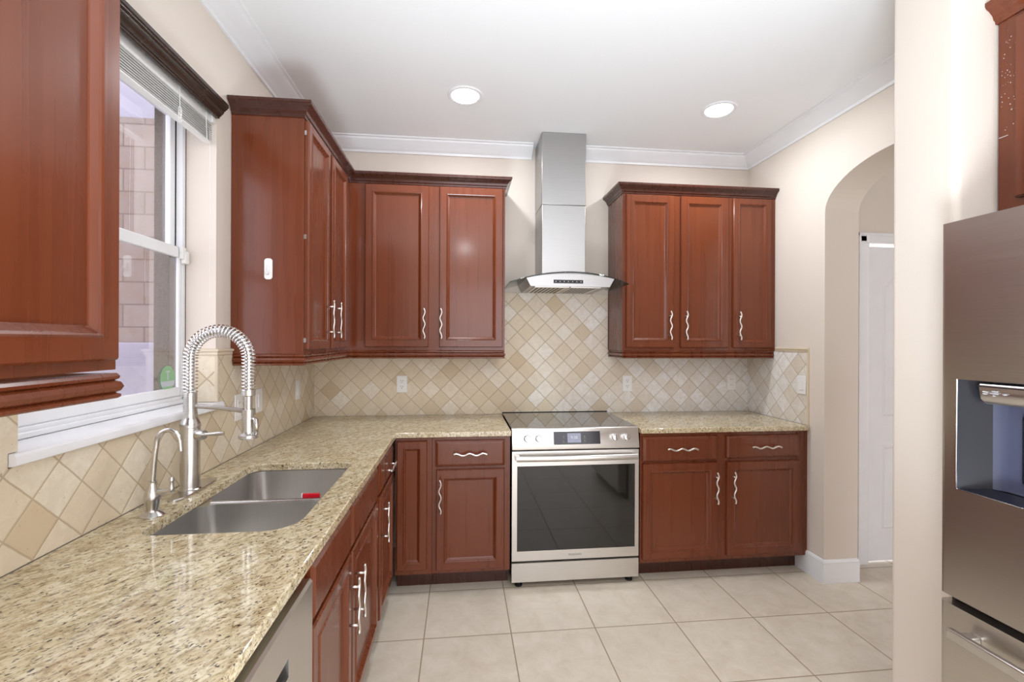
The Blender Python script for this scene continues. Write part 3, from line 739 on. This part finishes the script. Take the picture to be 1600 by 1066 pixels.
# ------------------------------------------------------------------ dishwasher (faces +x)
d = thing('dishwasher', 'stainless dishwasher with pocket handle under the granite worktop', 'dishwasher', (0, -2.692, 0), PI / 2)
MB().box(0.003, 0.597, -0.575, -0.02, 0.10, 0.872).build('body', 'gasket_black', d)
m = MB(); yf = -0.634; zt = 0.842
m.prism([(-0.577, 0.115), (-0.625, 0.115), (yf, 0.125), (yf, 0.712), (-0.600, 0.690), (-0.577, 0.690)], 'x', 0.160, 0.440)
m.prism([(-0.577, 0.780), (-0.604, 0.780), (yf, 0.752), (yf, zt - 0.006), (-0.628, zt), (-0.577, zt)], 'x', 0.160, 0.440)
for a, b in ((0.0, 0.160), (0.440, 0.599)):
    m.prism([(-0.577, 0.115), (-0.625, 0.115), (yf, 0.125), (yf, 0.742), (yf, 0.752), (yf, 0.772), (yf, 0.778), (yf, zt - 0.006), (-0.628, zt), (-0.577, zt)], 'x', a, b)
m.build('door', 'stainless', d, smooth=25)
MB().box(0.1605, 0.4395, -0.600, -0.5775, 0.6905, 0.7795).build('handle_pocket', 'filter_dark', d)
MB().box(0.004, 0.596, -0.55, -0.06, 0.0, 0.098).build('toe_kick', 'gasket_black', d)

# ------------------------------------------------------------------ range
rg = thing('range', 'stainless slide-in electric range with black glass cooktop', 'stove', (1.2925, 0, 0))
RW = 0.757
MB().box(0.004, RW - 0.004, -0.565, -0.03, 0.03, 0.905).build('body', 'gasket_black', rg)
MB().box(-0.002, RW + 0.002, -0.588, -0.012, 0.9155, 0.9225).build('cooktop', 'cooktop_glass', rg, bevel=0.002)
m = MB().box(-0.003, RW + 0.003, -0.0115, -0.0095, 0.9155, 0.927)
m.build('rear_trim', 'gasket_black', rg)
m = MB().prism([(-0.566, 0.800), (-0.632, 0.800), (-0.634, 0.806), (-0.612, 0.918), (-0.604, 0.924), (-0.5885, 0.924), (-0.5885, 0.914), (-0.566, 0.90)], 'x', -0.0015, RW + 0.0015)
cpn = m.build('control_panel', 'stainless', rg, bevel=0.002)
tilt = math.atan2(0.022, 0.112)
def on_panel(u):      # local frame on the slanted face: x, height along the face
    return (-0.634 + 0.022 * u, 0.806 + 0.112 * u)
y_, z_ = on_panel(0.52)
dsp = thing('display', None, None, (0.247 + 0.139, y_, z_), 0); dsp.rotation_euler = (-tilt, 0, 0); dsp.parent = cpn
MB().box(-0.139, 0.139, -0.0025, 0.001, -0.036, 0.036).build('display_glass', 'display_black', dsp) if 0 else None
bpy.data.objects.remove(dsp)
dsp = MB().box(-0.139, 0.139, -0.0022, 0.001, -0.037, 0.037).build('display', 'display_black', rg, bevel=0.0015)
dsp.location = (0.383, y_, z_); dsp.rotation_euler = (-tilt, 0, 0)
MB().box(-0.058, 0.022, -0.0032, -0.0022, -0.027, 0.027).build('screen', 'screen_gray', dsp)
text_part('clock_digits', '9:38', 0.024, (-0.018, -0.0034, 0.002), (PI / 2, 0, 0), 'mark_light', dsp)
for xx, t_ in ((-0.080, '\u2303'), (0.044, '\u2303')):
    m = MB()
    for zz in (0.008, -0.016): m.lathe([(0.0045, -0.0003), (0.0045, 0.0003)], xx, -0.0024, zz, 12, 'y'); m.box(xx - 0.007, xx + 0.007, -0.0027, -0.0022, zz - 0.011, zz - 0.009)
    m.build('button_mark', 'mark_gray', dsp)
for xx in (0.089, 0.156, 0.611, 0.680):
    y2, z2 = on_panel(0.52)
    m = MB(); m.lathe([(0.0215, 0.0), (0.0215, -0.006), (0.0195, -0.008), (0.0185, -0.022), (0.0170, -0.0245), (0.010, -0.0255)], 0, 0, 0, 26, 'y')
    m.box(-0.0025, 0.0025, -0.0275, -0.008, -0.016, 0.016)
    k = m.build('knob', 'chrome', rg, smooth=35); k.location = (xx, y2 - 0.0005, z2); k.rotation_euler = (-tilt, 0, 0)
for xx in (0.089, 0.156, 0.611, 0.680):
    y2, z2 = on_panel(0.52)
    m = MB(); m.box(-0.0012, 0.0012, -0.0006, 0.0, 0.026, 0.031); mk = m.build('dial_mark', 'mark_gray', rg); mk.location = (xx, y2 - 0.0003, z2); mk.rotation_euler = (-tilt, 0, 0)
# oven door
m = MB(); a0, a1 = 0.0, RW; gx0, gx1, gz0, gz1 = 0.030, RW - 0.024, 0.215, 0.706
for (p, q, r_, t_) in ((a0, gx0, 0.158, 0.792), (gx1, a1, 0.158, 0.792), (gx0, gx1, 0.158, gz0), (gx0, gx1, gz1, 0.792)): m.box(p, q, -0.626, -0.567, r_, t_)
bmesh.ops.remove_doubles(m.bm, verts=m.bm.verts[:], dist=1e-5)
od = m.build('oven_door', 'stainless', rg)
MB().box(gx0, gx1, -0.6275, -0.57, gz0, gz1).build('oven_window', 'oven_glass', od)
m = MB(); pts = []
for k in range(25):
    t = k / 24; xx = 0.022 + (RW - 0.044) * t; pts.append((xx, -0.664 - 0.010 * math.sin(PI * t), 0.757))
m.tube(pts, 0.0165, 12, flat=0.62, up=(0, 0, 1))
for xx in (0.030, RW - 0.030): m.box(xx - 0.012, xx + 0.012, -0.664, -0.626, 0.745, 0.769)
m.build('oven_handle', 'stainless', od, smooth=40)
text_part('badge', 'FRIGIDAIRE', 0.0155, (0.372, -0.6265, 0.184), (PI / 2, 0, 0), 'mark_gray', od)
m = MB().prism([(-0.567, 0.036), (-0.626, 0.036), (-0.627, 0.145), (-0.612, 0.1515), (-0.567, 0.1515)], 'x', 0.0, RW)
m.build('storage_drawer', 'stainless', rg, smooth=25)
for xx in (0.045, RW - 0.045):
    MB().lathe([(0.022, 0.0), (0.022, 0.010), (0.014, 0.012), (0.014, 0.036)], xx, -0.585, 0, 16).build('foot', 'gasket_black', rg, smooth=30)

# ------------------------------------------------------------------ range hood
hd = thing('range_hood', 'stainless chimney range hood with curved glass canopy', 'range hood', (1.68, 0, 0))
cxh = 1.667 - 1.68
MB().box(1.520 - 1.68, 1.8165 - 1.68, -0.28, -0.0005, 2.328, CEIL - 0.001).build('upper_duct', 'stainless_duct', hd, bevel=0.0025)
MB().box(1.5225 - 1.68, 1.814 - 1.68, -0.2775, -0.0005, 1.845, 2.3275).build('lower_duct', 'stainless_duct', hd, bevel=0.0025)
def hz_(x): return 1.862 - 0.062 * ((x - 0.0) / 0.382) ** 2
HG = 0.381
m = MB(); top = []; bot = []
NX = 24
for i in range(NX + 1):
    x = -HG + 2 * HG * i / NX
    yfr = -0.42 - 0.05 * (1 - (x / HG) ** 2)
    top.append([(x, -0.0085, hz_(x)), (x, -0.0085, hz_(x) - 0.006), (x, yfr, hz_(x) - 0.006), (x, yfr, hz_(x))])
m.rings(top)
g = m.build('glass_canopy', 'hood_glass', hd)
m = MB(); m.tube([(-HG + 2 * HG * i / NX, -0.4215 - 0.05 * (1 - ((-1 + 2 * i / NX)) ** 2), hz_(-HG + 2 * HG * i / NX) - 0.003) for i in range(NX + 1)], 0.0034, 6)
for sx in (-1, 1): m.tube([(sx * HG, -0.009, hz_(HG) - 0.003), (sx * HG, -0.42, hz_(HG) - 0.003)], 0.0034, 6)
m.build('glass_edge', 'glass_edge', g, smooth=60)
# motor housing below the glass: inward-tapering sides
m = MB(); NB = 16; ringsT = []
xl_t, xr_t, xl_b, xr_b = 1.397 - 1.68, 1.955 - 1.68, 1.423 - 1.68, 1.925 - 1.68
rings_ = []
for i in range(NB + 1):
    t = i / NB; xt = xl_t + (xr_t - xl_t) * t; xb = xl_b + (xr_b - xl_b) * t
    rings_.append([(xt, -0.0085, hz_(xt) - 0.0075), (xb, -0.0085, 1.771), (xb, -0.45, 1.771), (xt, -0.45 + 0.0, hz_(xt) - 0.0075)])
m.rings(rings_)
hb = m.build('hood_body', 'stainless_duct', hd, smooth=20)
MB().box(1.567 - 1.68, 1.754 - 1.68, -0.4515, -0.449, 1.790, 1.812).build('control_strip', 'display_black', hb)
for k in range(7): MB().lathe([(0.0028, -0.0003), (0.0028, 0.0003)], 1.581 - 1.68 + k * 0.0265, -0.4518, 1.801, 8, 'y').build('button_mark', 'mark_light', hb)
for fx0, fx1 in ((xl_b + 0.03, -0.008), (0.0, xr_b - 0.05)):
    fl = MB().box(fx0, fx1, -0.43, -0.06, 1.766, 1.7705).build('grease_filter', 'stainless', hd)
    m = MB(); n_ = 7
    for k in range(n_):
        x = fx0 + 0.016 + k * (fx1 - fx0 - 0.032) / n_; wd = (fx1 - fx0) / n_ * 0.45
        m.box(x, x + wd, -0.40, -0.09, 1.7652, 1.7662)
    m.build('filter_slots', 'filter_dark', fl)

# ------------------------------------------------------------------ refrigerator (faces -x)
FX, FY = 2.42, -2.047
fr = thing('refrigerator', 'brushed steel french door refrigerator with water dispenser', 'refrigerator', (FX, FY, 0), -PI / 2)
# local: x -> -y world, -y -> -x world; front face at local y = 0, body behind at +y
MB().box(0.004, 0.906, 0.075, 0.68, 0.02, 1.765).build('body', 'filter_dark', fr)
MB().box(0.01, 0.90, 0.070, 0.12, 0.0, 0.06).build('base_grille', 'gasket_black', fr)
def fridge_front(name, x0, x1, z0, z1, hole=None, crown=0.010, edge=0.016):
    xs = []
    n_ = 8
    for k in range(n_ + 1):
        a = PI / 2 * k / n_; xs.append((x0 + edge * (1 - math.cos(a)) * 1.0 if 0 else x0 + edge * (1 - math.cos(a)), edge * (1 - math.sin(a))))
    inner = [x0 + edge + (x1 - x0 - 2 * edge) * k / 12 for k in range(1, 12)]
    if hole: inner = sorted([v for v in inner if abs(v - hole[0]) > 0.012 and abs(v - hole[1]) > 0.012] + [hole[0], hole[1]])
    xs += [(v, 0.0) for v in inner]
    for k in range(n_ + 1):
        a = PI / 2 * k / n_; xs.append((x1 - edge * (1 - math.sin(a)) if 0 else x1 - edge + edge * math.sin(a), edge * (1 - math.cos(a))))
    zs = [z0, z1] if not hole else [z0, hole[2], hole[3], z1]
    m = MB(); bm = m.bm; bk = 0.068
    grid = [[bm.verts.new((x, y, z)) for z in zs] for x, y in xs]
    for i in range(len(xs) - 1):
        for j in range(len(zs) - 1):
            if hole and j == 1 and xs[i][0] >= hole[0] - 1e-6 and xs[i + 1][0] <= hole[1] + 1e-6: continue
            bm.faces.new((grid[i][j], grid[i + 1][j], grid[i + 1][j + 1], grid[i][j + 1]))
    lo = [[bm.verts.new((xs[0][0], bk, z)) for z in zs], [bm.verts.new((xs[-1][0], bk, z)) for z in zs]]
    for j in range(len(zs) - 1):
        bm.faces.new((lo[0][j], grid[0][j], grid[0][j + 1], lo[0][j + 1])); bm.faces.new((grid[-1][j], lo[1][j], lo[1][j + 1], grid[-1][j + 1]))
    for j in (0, -1): bm.faces.new([g_[j] for g_ in grid] + [lo[1][j], lo[0][j]])
    return m.build(name, 'fridge_steel', fr, smooth=25)
hx0, hx1, hz0, hz1 = 0.049, 0.300, 1.009, 1.325
ld = fridge_front('door', 0.0, 0.452, 0.692, 1.782, (hx0, hx1, hz0, hz1))
fridge_front('door', 0.458, 0.910, 0.692, 1.782)
# dispenser cavity in the near door
m = MB(); bm = m.bm
def quad(*p): bm.faces.new([bm.verts.new(q) for q in p])
dp = 0.066
cx0, cx1 = hx0 + 0.070, hx1 - 0.070      # slanted side walls
quad((hx0, 0, hz0), (hx0, 0, hz1), (cx0 - 0.02, dp - 0.012, hz1), (cx0 - 0.02, dp - 0.012, hz0 + 0.012))
quad((hx1, 0, hz0), (hx1, 0, hz1), (cx1 + 0.02, dp - 0.012, hz1), (cx1 + 0.02, dp - 0.012, hz0 + 0.012))
quad((hx0, 0, hz1), (hx1, 0, hz1), (cx1, dp, hz1), (cx0, dp, hz1))
m.build('dispenser_side', 'dispenser_gray', ld)
m = MB(); bm = m.bm
pr_ = []
for k in range(7):
    a = PI / 2 * k / 6; pr_.append((cx0 - 0.02 + 0.02 * math.sin(a) if 0 else cx0 - 0.02 + 0.03 * k / 6, dp - 0.012 + 0.012 * math.sin(a)))
pr2 = [(cx0 + cx1 - x, y) for x, y in reversed(pr_)]
allp = pr_ + pr2
m.rings([[(x, y, hz0 + 0.012) for x, y in allp], [(x, y, hz1) for x, y in allp]], close_u=False)
m.build('dispenser_back', 'dispenser_light', ld, smooth=60)
MB().box(cx0 + 0.045, cx1 - 0.035, dp - 0.010, dp - 0.002, 1.055, 1.235).build('dispenser_paddle', 'dispenser_gray', ld, bevel=0.004)
m = MB(); bm = m.bm
quad((hx0, 0, hz0), (hx1, 0, hz0), (cx1 + 0.02, dp - 0.010, hz0 + 0.012), (cx0 - 0.02, dp - 0.010, hz0 + 0.012))
m.build('drip_tray', 'dispenser_gray', ld)
m = MB(); m.tube([(hx0, -0.001, hz1), (hx0, -0.001, hz0), (hx1, -0.001, hz0), (hx1, -0.001, hz1)], 0.0028, 6)
m.build('dispenser_rim', 'chrome', ld, smooth=40)
m = MB(); m.prism([(0.000, 1.3195), (0.040, 1.3195), (0.045, 1.268), (0.018, 1.262), (0.002, 1.276), (-0.004, 1.312)], 'x', hx0 + 0.058, hx1 - 0.058)
nb = m.build('dispenser_panel', 'stainless', ld, bevel=0.003)
MB().box(hx0 + 0.057, hx1 - 0.057, -0.0055, -0.001, 1.3095, 1.3125).build('dispenser_seam', 'gasket_black', ld)
for xx, body in ((hx0 + 0.076, 'Water\nFilter'), (hx0 + 0.098, 'Cubed\nCrushed\nIce'), (hx0 + 0.122, 'Light')):
    text_part('button_label', body, 0.0055, (xx, -0.0042, 1.294), (math.radians(81), 0, 0), 'mark_light', ld)
# freezer drawer and handle
fz = fridge_front('freezer_drawer', 0.0, 0.910, 0.06, 0.668)
MB().box(0.004, 0.906, 0.040, 0.075, 0.669, 0.691).build('drawer_gasket', 'gasket_black', fr)
m = MB()
m.box(0.064, 0.846, -0.052, -0.034, 0.592, 0.622)
for xx in (0.085, 0.80): m.box(xx, xx + 0.03, -0.0335, 0.0005, 0.596, 0.618)
m.build('freezer_handle', 'stainless', fz, bevel=0.004)
MB().box(0.050, 0.060, 0.0, 0.001, 0.3, 0.301).bm.free()
for sx in (0.415, 0.495):
    m = MB(); m.tube([(sx, -0.012, 0.80), (sx, -0.045, 0.83), (sx, -0.050, 1.2), (sx, -0.050, 1.35), (sx, -0.045, 1.68), (sx, -0.012, 1.71)], 0.013, 8)
    for zz in (0.82, 1.66): m.box(sx - 0.01, sx + 0.01, -0.045, 0.0005, zz, zz + 0.03)
    m.build('door_handle', 'fridge_steel', fr, smooth=30)

# ------------------------------------------------------------------ switches, sockets, hook
def plate(name, label, cat, loc, rotz, kind, group=None):
    p = thing(name, label, cat, loc, rotz, group)
    MB().box(-0.036, 0.036, -0.0055, -0.0002, -0.058, 0.058).build('cover_plate', 'white_plastic', p, bevel=0.0025)
    if kind == 'duplex':
        for zz in (-0.020, 0.020):
            r_ = MB().prism(rrect(-0.0165, 0.0165, zz - 0.0145, zz + 0.0145, 0.009, 5), 'y', -0.0075, -0.005).build('receptacle', 'white_plastic', p)
            for xx in (-0.008, 0.0055): MB().box(xx, xx + 0.0025, -0.0078, -0.0074, zz - 0.001, zz + 0.008).build('slot', 'filter_dark', r_)
            MB().lathe([(0.0028, -0.0002), (0.0028, 0.0002)], 0, -0.0076, zz - 0.008, 10, 'y').build('ground_hole', 'filter_dark', r_)
    elif kind == 'rocker':
        MB().box(-0.0165, 0.0165, -0.0072, -0.005, -0.033, 0.033).build('frame', 'white_plastic', p, bevel=0.001)
        MB().prism([(-0.0072, -0.031), (-0.0105, -0.031), (-0.0082, 0.031), (-0.0072, 0.031)], 'x', -0.0145, 0.0145).build('rocker', 'white_plastic', p)
    elif kind == 'gfci':
        MB().box(-0.0165, 0.0165, -0.0078, -0.005, -0.033, 0.033).build('receptacle', 'white_plastic', p, bevel=0.001)
        for zz in (-0.02, 0.02):
            for xx in (-0.008, 0.0055): MB().box(xx, xx + 0.0025, -0.0081, -0.0077, zz - 0.004, zz + 0.005).build('slot', 'slot_dark', p)
        MB().box(-0.008, 0.008, -0.0088, -0.0077, -0.006, 0.006).build('test_button', 'white_plastic', p)
    return p
plate('wall_outlet', 'white wall socket on the tile left of the range', 'outlet', (0.593, -T, 1.130), 0, 'duplex')
plate('wall_outlet', 'white wall socket on the tile just right of the range', 'outlet', (2.204, -T, 1.124), 0, 'duplex')
plate('wall_outlet', 'white wall socket on the tile by the right corner', 'outlet', (3.008, -T, 1.129), 0, 'gfci')
plate('light_switch', 'white switch on the right wall tile at its outer edge', 'switch', (WX - T, -0.574, 1.160), -PI / 2, 'rocker')
plate('wall_outlet', 'white socket plate on the tile directly behind the spray head', 'outlet', (T, -1.090, 1.130), PI / 2, 'gfci')
plate('light_switch', 'white switch on the tile just right of the spray head', 'switch', (T, -0.880, 1.134), PI / 2, 'rocker')
plate('light_switch', 'white switch on the left wall tile near the inside corner', 'switch', (T, -0.332, 1.129), PI / 2, 'rocker')
hk = thing('adhesive_hook', 'white adhesive hook on the side of the cabinet right of the window', 'hook', (0.158, -1.1463, 1.742))
MB().prism(rrect(-0.017, 0.017, -0.046, 0.046, 0.012, 5), 'y', -0.005, 0.0).build('hook_base', 'white_plastic', hk, bevel=0.0015)
MB().tube([(0.0, -0.004, 0.015), (0.0, -0.008, -0.010), (0.0, -0.014, -0.024), (0.0, -0.022, -0.022), (0.0, -0.024, -0.010)], [0.005, 0.006, 0.006, 0.005, 0.004], 8).build('hook_arm', 'white_plastic', hk, smooth=60)

# ------------------------------------------------------------------ recessed ceiling lights
def downlight(x, y, label):
    d_ = thing('ceiling_light', label, 'ceiling light', (x, y, CEIL), 0, 'recessed ceiling lights')
    MB().lathe([(0.099, 0.0), (0.099, -0.003), (0.094, -0.006), (0.080, -0.006), (0.076, -0.002), (0.076, 0.0)], seg=40).build('trim_ring', 'white_trim', d_, smooth=30)
    MB().lathe([(0.075, -0.0005), (0.075, -0.003), (0.072, -0.004)], seg=40).build('lens', 'lamp_glow', d_)
    ld_ = bpy.data.lights.new('lamp', 'AREA'); ld_.shape = 'DISK'; ld_.size = 0.14; ld_.energy = LAMP_W; ld_.color = (0.93, 0.96, 1.0)
    lo = bpy.data.objects.new('lamp', ld_); COL.objects.link(lo); lo.parent = d_; lo.location = (0, 0, -0.012)
    lo.visible_camera = True
    return d_
downlight(1.016, -0.672, 'bright recessed ceiling light left of the hood duct')
downlight(2.508, -0.688, 'bright recessed ceiling light right of the hood duct')
downlight(1.05, -4.2, 'recessed ceiling light over the middle of the kitchen, behind the photographer')
downlight(2.3, -4.2, 'recessed ceiling light on the refrigerator side, behind the photographer')
